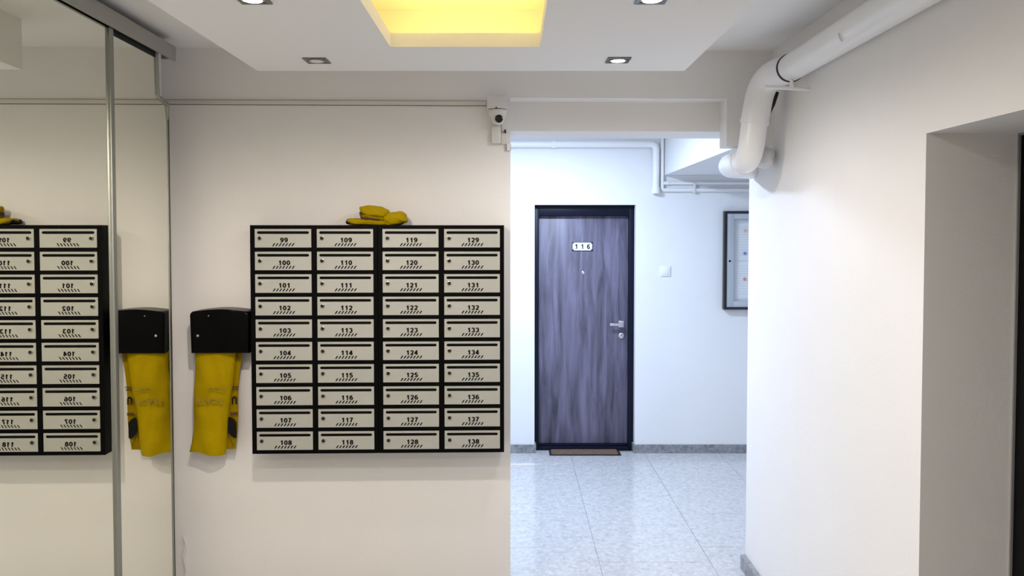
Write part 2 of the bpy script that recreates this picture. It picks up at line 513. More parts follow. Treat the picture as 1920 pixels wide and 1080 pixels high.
part('peephole', 'steel', d1, lambda bm: lathe(bm, [(0, 0.003), (0.006, 0.004), (0.008, 0.006), (0.0125, 0.004), (0.0135, 0)], 20, Matrix.Translation((0.406, 0, 1.4713)) @ Matrix.Rotation(PI / 2, 4, 'X')), label='small peephole')
pl = part('number_plate', 'frame_dark', d1, lambda bm: box(bm, 0.313, 0.485, -0.006, 0.0, 1.650, 1.7245, bevel=0.002), label='small white enamel number plate')
def enamel(bm):
    pts = []
    x0, x1, z0, z1 = 0.3175, 0.4795, 1.6545, 1.720
    # outline with scalloped corners
    rad = 0.010
    for cx, cz, a0 in ((x1, z1, 270), (x0, z1, 0), (x0, z0, 90), (x1, z0, 180)):
        for k in range(5):
            a = math.radians(a0 - 22.5 * k)
            pts.append((cx + rad * math.cos(a), cz + rad * math.sin(a)))
    lo = [bm.verts.new((x, -0.006, z)) for x, z in pts]
    hi = [bm.verts.new((x, -0.0085, z)) for x, z in pts]
    bm.faces.new(hi); bm.faces.new(list(reversed(lo)))
    for i in range(len(pts)):
        j = (i + 1) % len(pts)
        bm.faces.new((lo[i], lo[j], hi[j], hi[i]))
part('enamel_face', 'white_enamel', pl, enamel, smooth=False)
number_part('number', '1 1 6', 0.040, 'print_black', pl, (0.3985, -0.0090, 1.687), stroke=0.2, adv=0.62)
def scroll(bm):
    for sx in (-1, 1):
        for sz in (-1, 1):
            pts = []
            for k in range(14):
                a = k / 13 * 1.6 * PI
                r = 0.011 * (1 - k / 18)
                pts.append((0.3985 + sx * (0.064 + r * math.cos(a)), -0.0088, 1.687 + sz * (0.016 + r * math.sin(a))))
            tube(bm, pts, 0.0012, 6)
part('scroll_ornament', 'keyhole_dark', pl, scroll)

# black door in the side niche
NB = 1.5255
d2 = empty_struct('door_2', 'black door set deep in the side wall niche', (NB, NY, 0))
part('door_frame', 'grey_plastic', d2, lambda bm: (box(bm, 0, 0.06, -0.006, 0, 0, 2.0905), box(bm, 0, 0.06, -1.013, -1.007, 0, 2.0905), box(bm, 0, 0.06, -1.007, -0.006, 2.084, 2.0905)), label='thin grey door edge strip')
part('door_leaf', 'black_door', d2, lambda bm: box(bm, 0.006, 0.056, -1.0065, -0.0065, 0.004, 2.0835, bevel=0.003))
part('door_handle', 'steel', d2, lambda bm: tube(bm, fillet([(0.006, -0.93, 1.05), (-0.05, -0.93, 1.05), (-0.05, -0.81, 1.05)], 0.015), 0.009, 12))

# ================================================================== MIRROR DOORS
tr = thing('sliding_door_track', 'grey metal sliding door track above the mirrors', 'track', sk(-1.43, 0, 2.566), SKEW)
TE = 3.425
part('fascia', 'track_grey', tr, lambda bm: box(bm, -0.012, 0.0, -1.6, TE, 0, 0.064, bevel=0.0015))
part('end_plate', 'track_grey', tr, lambda bm: box(bm, -0.062, -0.012, TE - 0.012, TE, 0.008, 0.064, bevel=0.001))
part('rail_channel', 'track_dark', tr, lambda bm: (box(bm, -0.125, -0.012, -1.6, TE - 0.012, 0.040, 0.062), box(bm, -0.128, -0.060, -1.6, TE - 0.11, 0.012, 0.040)), label='dark inside of the track')

def stile(bm, x, y0, y1, z0, z1):
    box(bm, x - 0.012, x + 0.012, y0, y1, z0, z1, bevel=0.005, seg=3)

m1 = thing('mirror_door', 'large mirror door nearest the viewer reflecting the mailboxes', 'mirror', sk(MX1, 0, 0), SKEW, 'sliding mirror doors')
part('glass', 'mirror', m1, lambda bm: box(bm, -0.004, 0.0, -1.55, 2.862, 0.02, 2.562), smooth=False)
part('stile', 'aluminium', m1, lambda bm: stile(bm, -0.002, 2.862, 2.893, 0.005, 2.5655), label='rounded aluminium edge profile')
part('stile', 'aluminium', m1, lambda bm: stile(bm, -0.002, -1.58, -1.55, 0.005, 2.5655))
part('rail', 'track_dark', m1, lambda bm: (box(bm, -0.010, -0.001, -1.55, 2.862, 2.562, 2.5655),))
part('rail', 'aluminium', m1, lambda bm: (box(bm, -0.010, 0.004, -1.55, 2.862, 0.0, 0.02),))

m2 = thing('mirror_door', 'narrow strip of mirror door beside the back wall, behind the larger mirror', 'mirror', sk(MX2, 0, 0), SKEW, 'sliding mirror doors')
YU, YL = 3.288, 3.392
def glass2(bm):
    # notched upper far corner, where the beam and cable duct pass
    pts = [(2.895, 0.02), (YL, 0.02), (YL, 2.368), (YU + 0.012, 2.386), (YU, 2.55), (2.895, 2.55)]
    a = [bm.verts.new((0, y, z)) for y, z in pts]; b = [bm.verts.new((-0.004, y, z)) for y, z in pts]
    bm.faces.new(a); bm.faces.new(list(reversed(b)))
    for i in range(len(pts)):
        j = (i + 1) % len(pts); bm.faces.new((a[i], a[j], b[j], b[i]))
part('glass', 'mirror', m2, glass2, smooth=False)
part('stile', 'aluminium', m2, lambda bm: tube(bm, fillet([(0, YU + 0.006, 2.575), (0, YU + 0.016, 2.386), (0, YL + 0.006, 2.366), (0, YL + 0.006, 2.30)], 0.012, 4), [0.010] * 11 + [0.006] * 9, 10), label='silver edge profile stepping around the cable duct')
part('stile', 'aluminium', m2, lambda bm: box(bm, -0.010, 0.003, YL, YL + 0.012, 0.0, 2.366, bevel=0.002), label='thin silver edge profile')
part('edge_seal', 'track_dark', m2, lambda bm: box(bm, -0.008, 0.0035, YL + 0.0125, YL + 0.017, 0.0, 2.36), label='dark rubber edge seal')
part('rail', 'track_dark', m2, lambda bm: box(bm, -0.006, 0.002, 2.895, YU, 2.55, 2.5775))

# loose white cable peeping out at the corner
cb = bmesh.new()
tube(cb, [(0, 0, 0.0), (0.012, -0.004, 0.05), (0.002, -0.008, 0.12), (0.014, -0.006, 0.18), (0.0, -0.004, 0.22)], 0.004, 8)
tag(obj('loose_cable', cb, 'white_plastic', None, sk(-1.486, WY - 0.016, 0.13), SKEW), 'short loose white cable in the corner by the mirror edge', 'cable')

# ================================================================== MAILBOXES
CYF = 3.445
CZ0, CZ1 = 0.773, 1.8285
CWD = 0.582
DOORW, DOORH, PITCH = 0.2565, 0.0848, 0.1039

def outline_plate(bm, w_, h_, holes, y_front, y_back):
    def loop(pts, y): return [bm.verts.new((x, y, z)) for x, z in pts]
    for y, flip in ((y_front, False), (y_back, True)):
        edges = []
        for pts in [[(0, 0), (w_, 0), (w_, h_), (0, h_)]] + holes:
            vs = loop(pts, y)
            for i in range(len(vs)):
                edges.append(bm.edges.new((vs[i], vs[(i + 1) % len(vs)])))
        bmesh.ops.triangle_fill(bm, use_beauty=True, use_dissolve=False, edges=edges)
    bm.verts.ensure_lookup_table()
    n = len(bm.verts) // 2
    base = 0
    vl = list(bm.verts)
    for pts in [[0] * 4] + holes:
        L = len(pts)
        for i in range(L):
            j = (i + 1) % L
            bm.faces.new((vl[base + i], vl[base + j], vl[n + base + j], vl[n + base + i]))
        base += L

def stadium(x0, x1, zc, r, n=6):
    pts = []
    for k in range(n + 1):
        a = -PI / 2 + PI * k / n
        pts.append((x1 - r + r * math.cos(a), zc + r * math.sin(a)))
    for k in range(n + 1):
        a = PI / 2 + PI * k / n
        pts.append((x0 + r + r * math.cos(a), zc + r * math.sin(a)))
    return pts

holes = [stadium(0.010, DOORW - 0.010, DOORH - 0.0165, 0.0063)]
for k in range(7):
    x = 0.078 + 0.0146 * k
    holes.append([(x, 0.0060), (x + 0.0066, 0.0060), (x + 0.0162, 0.0198), (x + 0.0096, 0.0198)])
dbm = bmesh.new()
outline_plate(dbm, DOORW, DOORH, holes, 0.0, 0.0025)
box(dbm, 0.0, DOORW, 0.0025, 0.010, DOORH - 0.0015, DOORH)
box(dbm, 0.0, DOORW, 0.0025, 0.010, 0.0, 0.0015)
box(dbm, 0.0, 0.0015, 0.0025, 0.010, 0.0, DOORH)
box(dbm, DOORW - 0.0015, DOORW, 0.0025, 0.010, 0.0, DOORH)
door_me = finish(dbm, 'door', 'box_grey', smooth=False)
sbm = bmesh.new()
box(sbm, 0.008, DOORW - 0.008, 0.0045, 0.0065, DOORH - 0.026, DOORH - 0.008)
slot_me = finish(sbm, 'slot_flap', 'slot_black', smooth=False)
vbm = bmesh.new()
box(vbm, 0.072, 0.196, 0.0045, 0.0065, 0.003, 0.023)
vent_me = finish(vbm, 'vent_screen', 'slot_black', smooth=False)
lbm = bmesh.new()
mlk = Matrix.Translation((0.0235, 0, 0.0425)) @ Matrix.Rotation(PI / 2, 4, 'X')
lathe(lbm, [(0.0098, 0), (0.0098, 0.004), (0.0092, 0.0058), (0.0080, 0.0062), (0.0078, 0.0045), (0, 0.0045)], 20, mlk)
lock_me = finish(lbm, 'lock', 'chrome')
kbm = bmesh.new()
lathe(kbm, [(0, 0.0055), (0.0076, 0.0055), (0.0076, 0.0046)], 16, mlk)
key_me = finish(kbm, 'lock_core', 'keyhole_dark')

def cabinet(x1, first, label):
    t = thing('mailbox_cabinet', label, 'mailbox', sk(x1, CYF, CZ0), SKEW, 'apartment mailbox cabinets')
    Hc = CZ1 - CZ0
    g = 0.0008
    def body(bm):
        # carcass with a face frame around every compartment
        box(bm, g, CWD - g, 0.012, WY - CYF, 0, Hc, bevel=0.0015, seg=1)
        box(bm, g, 0.0215, 0, 0.012, 0, Hc, bevel=0.001, seg=1)
        box(bm, 0.2805, 0.3040, 0.0, 0.012, 0, Hc)
        box(bm, 0.5625, CWD - g, 0, 0.012, 0, Hc, bevel=0.001, seg=1)
        zs = [Hc - 0.0175 - PITCH * k for k in range(10)]
        prev = Hc
        for z in zs:
            for xa, xb in ((0.0215, 0.2805), (0.3040, 0.5625)):
                box(bm, xa, xb, 0.0, 0.012, z + 0.0008, prev)
            prev = z - DOORH - 0.0008
        for xa, xb in ((0.0215, 0.2805), (0.3040, 0.5625)):
            box(bm, xa, xb, 0.0, 0.012, 0, prev)
    part('body', 'black_metal', t, body, label='black steel carcass', smooth=False)
    num = first
    for col in range(2):
        for row in range(10):
            o = bpy.data.objects.new('mailbox_door', door_me)
            C.objects.link(o); o.parent = t
            o.location = (0.0228 + 0.2825 * col, -0.0015, Hc - 0.0175 - PITCH * row - DOORH)
            o['label'] = 'grey mailbox door numbered %d' % num
            for nm, me in (('slot_flap', slot_me), ('vent_screen', vent_me)):
                s = bpy.data.objects.new(nm, me); C.objects.link(s); s.parent = o
            l = bpy.data.objects.new('lock', lock_me); C.objects.link(l); l.parent = o
            l2 = bpy.data.objects.new('lock_core', key_me); C.objects.link(l2); l2.parent = o
            number_part('number', str(num), 0.0215, 'print_black', o, (0.1340, -0.0006, 0.0340), stroke=0.24, adv=0.70, wide=1.26)
            num += 1
    return t
cabinet(-1.1163, 99, 'left black mailbox cabinet with grey doors numbered 99 to 118')
cabinet(-1.1163 + CWD, 119, 'right black mailbox cabinet with grey doors numbered 119 to 138')

# ------------------------------------------------------------------ black bag dispenser
dz0, dz1 = 1.236, 1.441
bd = thing('bag_dispenser', 'black plastic bag dispenser on the wall left of the mailboxes', 'dispenser', sk(-1.4045, WY, dz0), SKEW)
def disp(bm):
    W, Hh, D = 0.272, dz1 - dz0, 0.112
    # side profile swept across the width: domed top, slightly rounded front
    outline = []
    n = 10
    r = 0.018
    zs = Hh - 0.010
    outline += [(0.004, 0), (W - 0.002, 0)]
    outline += [(W, zs - r)]
    for k in range(5):
        a = k / 4 * PI / 2
        outline.append((W - r + r * math.cos(a), zs - r + r * math.sin(a)))
    for k in range(1, n):
        u = k / n
        x = W - r - (W - 2 * r) * u
        outline.append((x, zs + 0.010 * math.sin(PI * u)))
    for k in range(5):
        a = PI / 2 + k / 4 * PI / 2
        outline.append((r + r * math.cos(a), zs - r + r * math.sin(a)))
    a = [bm.verts.new((x, -D, z)) for x, z in outline]
    b = [bm.verts.new((x, 0, z)) for x, z in outline]
    f = bm.faces.new(a); bm.faces.new(list(reversed(b)))
    for i in range(len(outline)):
        j = (i + 1) % len(outline); bm.faces.new((a[i], a[j], b[j], b[i]))
    bmesh.ops.bevel(bm, geom=list(f.edges), offset=0.010, segments=3, affect='EDGES', profile=0.5)
part('body', 'black_plastic', bd, disp)
part('lock', 'chrome', bd, lambda bm: lathe(bm, [(0.006, 0), (0.006, 0.0025), (0.004, 0.0035), (0, 0.0035)], 16, Matrix.Translation((0.038, -0.112, 0.083)) @ Matrix.Rotation(PI / 2, 4, 'X')), label='small bright disc drawn as a highlight')  # chrome disc stands in for the light's highlight on the plastic
part('front_dot', 'grey_plastic', bd, lambda bm: lathe(bm, [(0.003, 0), (0.003, 0.001), (0, 0.001)], 12, Matrix.Translation((0.088, -0.112, 0.175)) @ Matrix.Rotation(PI / 2, 4, 'X')))  # small grey dot near the top of the front

# yellow bag hanging from it
yb = thing('yellow_bag', 'yellow printed plastic bag hanging out of the black dispenser', 'plastic bag', sk(-1.40, WY - 0.055, 0.757), SKEW)
BH = 0.485
def bag_edges(v):           # v = 0 bottom .. 1 top: left edge, right edge of the front sheet
    l = -0.034 + 0.030 * min(1, v / 0.55) ** 0.8 + 0.004 * math.sin(v * 9)
    return l, 0.135 + 0.060 * v ** 1.2 + 0.003 * math.sin(v * 11)
def bag_front(bm):
    nu, nv = 26, 34
    front = []; back = []
    for j in range(nv + 1):
        v = j / nv
        l, r = bag_edges(v)
        fr_, bk_ = [], []
        for i in range(nu + 1):
            u = i / nu
            x = l + (r - l) * u
            y = -0.030 * math.sin(PI * min(1, max(0, u))) ** 0.55 - 0.010 * v
            y += 0.004 * noise.noise(Vector((x * 14, v * 5, 0.3))) + 0.002 * math.sin(x * 70 + v * 9)
            z = BH * v + (0.010 * math.sin(u * 5 + 0.6) * (1 - v) if j < 3 else 0)
            fr_.append(bm.verts.new((x, y, z)))
            bk_.append(bm.verts.new((x, max(y + 0.0015, y * 0.86 + 0.001), z)))
        front.append(fr_); back.append(bk_)
    for G in (front, back):
        for j in range(nv):
            for i in range(nu):
                bm.faces.new((G[j][i], G[j][i + 1], G[j + 1][i + 1], G[j + 1][i]))
    for j in range(nv):
        for i in (0, nu):
            bm.faces.new((front[j][i], front[j + 1][i], back[j + 1][i], back[j][i]))
    for i in range(nu):
        for j in (0, nv):
            bm.faces.new((front[j][i], front[j][i + 1], back[j][i + 1], back[j][i]))
part('front_sheet', 'yellow_plastic', yb, bag_front)
def bag_back(bm):
    nu, nv = 16, 24
    G = []; B = []
    for j in range(nv + 1):
        v = j / nv
        l = bag_edges(v)[0]
        r = 0.180 + 0.036 * v + 0.005 * math.sin(v * 7)
        row, rb = [], []
        for i in range(nu + 1):
            u = i / nu
            x = l + 0.004 + (r - l - 0.004) * u
            y = 0.014 - 0.016 * max(0, u - 0.4) / 0.6 + 0.002 * noise.noise(Vector((x * 16, v * 6, 2.3)))
            z = 0.006 + (BH - 0.008) * v + 0.012 * u * (1 - v)
            row.append(bm.verts.new((x, y, z))); rb.append(bm.verts.new((x, y + 0.0015, z)))
        G.append(row); B.append(rb)
    for S in (G, B):
        for j in range(nv):
            for i in range(nu):
                bm.faces.new((S[j][i], S[j][i + 1], S[j + 1][i + 1], S[j + 1][i]))
    for j in range(nv):
        for i in (0, nu): bm.faces.new((G[j][i], G[j + 1][i], B[j + 1][i], B[j][i]))
    for i in range(nu):
        for j in (0, nv): bm.faces.new((G[j][i], G[j][i + 1], B[j][i + 1], B[j][i]))
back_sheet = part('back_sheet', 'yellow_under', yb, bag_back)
# upside-down print: the first letter on the rear sheet, the rest faintly through the front one
text_part('faded_print', 'SCATE', 0.042, 'print_faded', yb, (0.076, -0.0445, 0.256), rot=(PI / 2, PI, 0), thick=0.0003, offset=0.0008, scale=(1.0, 0.85, 1))
text_part('print_letter', 'U', 0.050, 'print_black', yb, (0.181, -0.010, 0.253), rot=(PI / 2, PI, 0), thick=0.0004, offset=0.0022, scale=(0.72, 0.95, 1))
def small_print(bm):
    for z in (0.302, 0.314):
        x = 0.168
        while x < 0.200:
            wd = random.uniform(0.004, 0.010)
            box(bm, x, min(x + wd, 0.202), -0.0095, -0.0085, z - 0.0032, z + 0.0032)
            x += wd + 0.003
    x = 0.162
    while x < 0.194:
        wd = random.uniform(0.004, 0.008)
        box(bm, x, x + wd, -0.0095, -0.0085, 0.180, 0.194)
        x += wd + 0.003
part('small_print', 'print_maroon', yb, small_print, label='lines of smudged dark print', smooth=False)['kind'] = 'stuff'
def small_faded(bm):
    for z in (0.301, 0.313):
        x = 0.075
        while x < 0.150:
            wd = random.uniform(0.006, 0.012)
            box(bm, x, x + wd, -0.0440, -0.0425, z, z + 0.004)
            x += wd + 0.004
part('small_faded_print', 'print_faded', yb, small_faded, smooth=False)['kind'] = 'stuff'
def logo(bm):
    # black oval emblem, half hidden by the front sheet
    vs_f, vs_b = [], []
    for k in range(24):
        a = 2 * PI * k / 24
        x = 0.170 + 0.022 * math.cos(a) - 0.010 * math.sin(a) + 0.004 * math.sin(3 * a)
        z = 0.122 + 0.050 * math.sin(a)
        vs_f.append(bm.verts.new((min(x, 0.189), -0.0098, z))); vs_b.append(bm.verts.new((min(x, 0.189), -0.0090, z)))
    bm.faces.new(vs_f); bm.faces.new(list(reversed(vs_b)))
    for k in range(24):
        j = (k + 1) % 24; bm.faces.new((vs_f[k], vs_f[j], vs_b[j], vs_b[k]))
part('emblem', 'print_black', yb, logo, label='black oval emblem', smooth=False)
part('printed_line', 'print_maroon', yb, lambda bm: tube(bm, [(0.190, -0.0105, 0.480), (0.194, -0.0105, 0.462), (0.201, -0.0105, 0.447), (0.209, -0.0105, 0.438)], 0.0013, 6))
part('printed_line', 'print_maroon', yb, lambda bm: tube(bm, [(0.148, -0.0105, 0.102), (0.155, -0.0105, 0.078), (0.164, -0.0105, 0.056), (0.174, -0.0105, 0.036)], 0.0013, 6))

# folded yellow bag on top of the cabinets
fb = thing('yellow_bag', 'folded yellow plastic bag lying on top of the mailboxes', 'plastic bag', sk(-0.548, 3.505, CZ1), SKEW)
def fold(cx, cz, sx, sy, sz, tilt, seed, amp=0.006, square=0.6):
    def fn(bm):
        bmesh.ops.create_icosphere(bm, subdivisions=4, radius=1.0)
        m = Matrix.Translation((cx, 0.022 if seed == 21.0 else 0.005, cz)) @ Matrix.Rotation(tilt, 4, 'Y')
        for v in bm.verts:
            c = v.co.copy()
            # squarer than a ball, like a flattened folded packet
            c = Vector([math.copysign(abs(q) ** square, q) for q in c])
            p = Vector((c.x * sx, c.y * sy, c.z * sz))
            crease = abs(math.sin(p.x * 55 + p.z * 90 + seed)) ** 6 * 0.0035
            d = noise.noise(Vector((p.x * 26, p.y * 26, p.z * 40 + seed))) * amp
            p += p.normalized() * (d - crease)
            q = m @ p
            q.z = max(q.z, 0.0008 + 0.001 * abs(noise.noise(q * 30)))
            v.co = q
    return fn
part('lower_fold', 'yellow_plastic', fb, fold(-0.045, 0.0150, 0.098, 0.046, 0.0170, 0.06, 1.0))
part('right_fold', 'yellow_plastic', fb, fold(0.086, 0.030, 0.058, 0.047, 0.0310, -0.16, 5.0))
part('upper_fold', 'yellow_plastic', fb, fold(-0.010, 0.064, 0.070, 0.040, 0.0260, 0.10, 9.0))
part('tucked_fold', 'yellow_under', fb, fold(-0.012, 0.034, 0.062, 0.043, 0.012, 0.16, 13.0, 0.004), label='shaded tucked-in fold')  # darker yellow puts the fold's shade into its colour
part('printed_patch', 'print_maroon', fb, fold(-0.068, 0.048, 0.007, 0.036, 0.016, -0.3, 17.0, 0.004), label='dark printed corner')
part('printed_patch', 'print_maroon', fb, lambda bm: tube(bm, [(-0.066, -0.042, 0.036), (-0.045, -0.044, 0.032), (-0.020, -0.044, 0.030), (0.012, -0.043, 0.026), (0.026, -0.042, 0.025)], [0.004, 0.0045, 0.004, 0.0035, 0.002], 8), label='dark printed crease')
part('printed_patch', 'print_black', fb, fold(-0.126, 0.017, 0.018, 0.044, 0.012, 0.1, 21.0, 0.003), label='black printed corner at the rear')

# ================================================================== CABLE DUCT AND SECURITY CAMERA
cdt = thing('cable_duct', 'slim beige cable duct running along the wall to the security camera', 'cable duct', sk(0, WY, 2.3995), SKEW)
part('lid', 'duct_plastic', cdt, lambda bm: box(bm, -1.55, -0.034, -0.011, -0.0022, 0, 0.0195, bevel=0.0015))
part('base', 'duct_shadow', cdt, lambda bm: box(bm, -1.55, -0.034, -0.002, 0, -0.0028, 0.0225), label='dark base strip painting the shadow lines along the duct')

sc = thing('security_camera', 'white turret security camera at the corner above the mailboxes', 'security camera', sk(0.0145, WY, 2.25), SKEW)
part('mounting_box', 'white_plastic', sc, lambda bm: box(bm, -0.047, 0.049, -0.092, 0, 0.122, 0.181, bevel=0.004))
part('cover_screw', 'keyhole_dark', sc, lambda bm: box(bm, -0.006, 0.0, -0.0935, -0.0915, 0.122, 0.128))
part('gap_ring', 'keyhole_dark', sc, lambda bm: lathe(bm, [(0.0425, 0.1195), (0.0425, 0.1225)], 28, Matrix.Translation((0.003, -0.048, 0))))
part('housing', 'white_plastic', sc, lambda bm: lathe(bm, [(0, 0.052), (0.020, 0.054), (0.026, 0.064), (0.0405, 0.100), (0.044, 0.112), (0.044, 0.119), (0, 0.119)], 32, Matrix.Translation((0.003, -0.048, 0))))
meye = Matrix.Translation((0.008, -0.062, 0.076)) @ Matrix.Rotation(math.radians(4), 4, 'Z') @ Matrix.Rotation(math.radians(94), 4, 'X')
eye = part('eyeball', 'white_plastic', sc, lambda bm: lathe(bm, [(0.0265, -0.012), (0.0275, 0.0), (0.0262, 0.014), (0.0235, 0.021), (0.0190, 0.024), (0.0186, 0.0205), (0, 0.0205)], 32, meye))
part('lens', 'lens_black', eye, lambda bm: lathe(bm, [(0.0186, 0.0206), (0.0184, 0.0222), (0.012, 0.0240), (0, 0.0245)], 28, meye), label='round black lens')

jb = thing('cable_box', 'small white wiring box just below the security camera', 'wiring box', sk(0.0145, WY, 2.218), SKEW)
part('body', 'white_plastic', jb, lambda bm: box(bm, -0.025, 0.019, -0.030, 0, 0, 0.082, bevel=0.003))
part('side_plate', 'white_plastic', jb, lambda bm: box(bm, 0.0195, 0.052, -0.012, 0, -0.003, 0.052, bevel=0.002))
part('cable', 'grey_plastic', jb, lambda bm: tube(bm, fillet([(0.0205, -0.0145, 0.098), (0.0205, -0.0145, 0.0535), (0.036, -0.0145, 0.0535)], 0.006, 5), 0.0017, 8), label='thin grey cable')
part('plug', 'keyhole_dark', jb, lambda bm: box(bm, 0.035, 0.044, -0.020, -0.010, 0.050, 0.066, bevel=0.002), label='small black plug')

cn = thing('cable_connector', 'tiny white connector box at the edge of the hall opening', 'connector', sk(0.0700, WY, 2.185), SKEW)
part('shell', 'white_enamel', cn, lambda bm: box(bm, -0.009, 0.009, -0.018, 0, 0, 0.032, bevel=0.002))
part('side_gap', 'grey_plastic', cn, lambda bm: (box(bm, -0.0112, -0.0092, -0.016, 0, 0.001, 0.031), box(bm, 0.0092, 0.0108, -0.016, 0, 0.001, 0.031)))

# ================================================================== DRAIN PIPE
dp = thing('drain_pipe', 'white plastic drain pipe running under the ceiling along the side wall', 'pipe', (1.185, 0, 2.495))
R = 0.0575
def P(x, y, z): return (x - 1.185, y, z - 2.495)
part('straight_pipe', 'pipe_white', dp, lambda bm: tube(bm, [P(1.185, -1.60, 2.505), P(1.185, 3.20, 2.494)], R, 32))
part('socket_shadow', 'pipe_gap_dark', dp, lambda bm: tube(bm, [P(1.185, 3.192, 2.494), P(1.185, 3.203, 2.494)], R + 0.0035, 32), label='black ring painting the socket edge shadow')  # shadow at the socket edge, made as a black ring
elb = [P(1.185, 3.203, 2.494)] + [Vector(v) for v in fillet([P(1.185, 3.215, 2.494), P(1.128, 3.385, 2.490), P(1.098, 3.402, 2.288)], 0.105, 10)]
part('upper_elbow', 'pipe_white', dp, lambda bm: tube(bm, elb, R + 0.004, 32), label='white elbow fitting')
part('socket_lip', 'pipe_white', dp, lambda bm: tube(bm, [P(1.1003, 3.401, 2.302), P(1.098, 3.402, 2.286)], R + 0.0065, 32))
vert = [Vector(v) for v in fillet([P(1.0985, 3.402, 2.290), P(1.080, 3.408, 2.125), P(1.088, 3.62, 2.128)], 0.085, 10)]
part('lower_elbow', 'pipe_white', dp, lambda bm: tube(bm, vert, R, 32), label='white lower bend')
part('socket_lip', 'pipe_white', dp, lambda bm: tube(bm, [P(1.084, 3.505, 2.127), P(1.088, 3.60, 2.128)], R + 0.006, 32))
run = [Vector(v) for v in fillet([P(1.087, 3.59, 2.128), P(1.094, 3.80, 2.13), P(1.235, 3.86, 2.13)], 0.07, 8)]
part('end_elbow', 'pipe_white', dp, lambda bm: tube(bm, run, R, 32))
part('bracket', 'pipe_white', dp, lambda bm: tube(bm, [P(1.055, 3.140, 2.402), P(1.2500, 3.155, 2.394)], 0.0075, 12), label='metal support rod under the pipe')
part('bracket_nut', 'pipe_white', dp, lambda bm: lathe(bm, [(0.012, 0), (0.008, 0.012), (0.007, 0.036), (0, 0.036)], 12, Matrix.Translation(P(1.17, 3.147, 2.399))))
def clip(bm):
    tube(bm, fillet([P(1.118, 2.40, 2.494), P(1.108, 2.40, 2.56), P(1.112, 2.40, 2.58)], 0.01, 3), 0.0025, 8)
part('wire_clip', 'white_plastic', dp, lambda bm: tube(bm, [P(1.1265, 2.60, 2.479), P(1.1305, 2.60, 2.464), P(1.139, 2.60, 2.452)], 0.0028, 8), label='small white clip')
def lump(bm):
    bmesh.ops.create_icosphere(bm, subdivisions=3, radius=1.0, matrix=Matrix.Translation(P(1.198, 3.56, 2.150)) @ Matrix.Diagonal((0.045, 0.075, 0.052, 1)))
    for v in bm.verts:
        v.co += v.co.normalized() * 0.0 + Vector((noise.noise(v.co * 28), noise.noise(v.co * 28 + Vector((5, 0, 0))), noise.noise(v.co * 28 + Vector((0, 7, 0))))) * 0.010
part('plaster_lump', 'plaster', dp, lump, label='rough lump of white plaster around the joint')
part('dark_gap_piece', 'pipe_gap_dark', dp, lambda bm: tube(bm, [P(1.218, 3.455, 2.440), P(1.198, 3.457, 2.385), P(1.182, 3.46, 2.330)], [0.010, 0.013, 0.003], 12), label='black piece drawn in for the dark gap behind the bend')  # added black piece standing in for the dark gap by the wall

# ================================================================== LIGHTS OF THE PLACE
def downlight(x, y, lit, col, label, power=SPOT_W):
    t = thing('downlight', label, 'downlight', (x, y, PZ), 0, 'square recessed downlights')
    def trim(bm):
        s, h = 0.0445, 0.031
        for a in range(4):
            m = Matrix.Rotation(a * PI / 2, 4, 'Z')
            q = [(-s, -s, 0), (s, -s, 0), (s, -s, -0.004), (-s, -s, -0.004), (-h, -h, -0.003), (h, -h, -0.003), (h, -h, 0), (-h, -h, 0)]
            v = [bm.verts.new(m @ Vector(p)) for p in q]
            for f in ((0, 1, 2, 3), (3, 2, 5, 4), (4, 5, 6, 7)):
                bm.faces.new([v[i] for i in f])
        bmesh.ops.remove_doubles(bm, verts=bm.verts, dist=1e-5)
    part('trim', 'trim_metal', t, trim, label='square brushed metal trim', smooth=False)
    part('lamp_ring', 'chrome', t, lambda bm: lathe(bm, [(0.0308, -0.0005), (0.0308, -0.0050), (0.0285, -0.0055), (0.0275, -0.0010), (0.0308, -0.0005)], 24))
    part('lamp', 'bulb_lit' if lit else 'bulb_off', t, lambda bm: lathe(bm, [(0, -0.0095), (0.012, -0.0085), (0.022, -0.0055), (0.0272, -0.0015), (0.0272, -0.0006), (0, -0.0006)], 24), label='glowing lamp' if lit else 'unlit lamp')
    if lit:
        ld = bpy.data.lights.new('downlight_beam', 'SPOT')
        ld.energy = power; ld.color = col; ld.shadow_soft_size = 0.022
        ld.spot_size = math.radians(176); ld.spot_blend = 0.66
        lo = bpy.data.objects.new('downlight_beam', ld); C.objects.link(lo)
        lo.parent = t; lo.location = (0, 0, -0.03)
downlight(-0.7553, 2.9117, False, SPOT_WARM, 'unlit square downlight at the far left of the ceiling panel')
downlight(0.4094, 2.9029, True, SPOT_NEUTRAL, 'lit square downlight at the far right of the ceiling panel', SPOT_W * 0.95)
downlight(-0.7420, 2.1548, True, SPOT_WARM, 'lit square downlight on the left, cut by the top of the picture', SPOT_W * 2.45)
downlight(0.4000, 2.1548, True, SPOT_NEUTRAL, 'lit square downlight on the right, cut by the top of the picture', SPOT_W * 0.4)
for y_, nm in ((1.40, 'third from the mailboxes'), (0.20, 'overhead, behind the viewer')):
    downlight(-0.7420, y_, True, SPOT_WARM, 'lit square downlight %s, left row' % nm, SPOT_W * 1.3)
    downlight(0.4000, y_, True, SPOT_NEUTRAL, 'lit square downlight %s, right row' % nm, SPOT_W * 0.3)

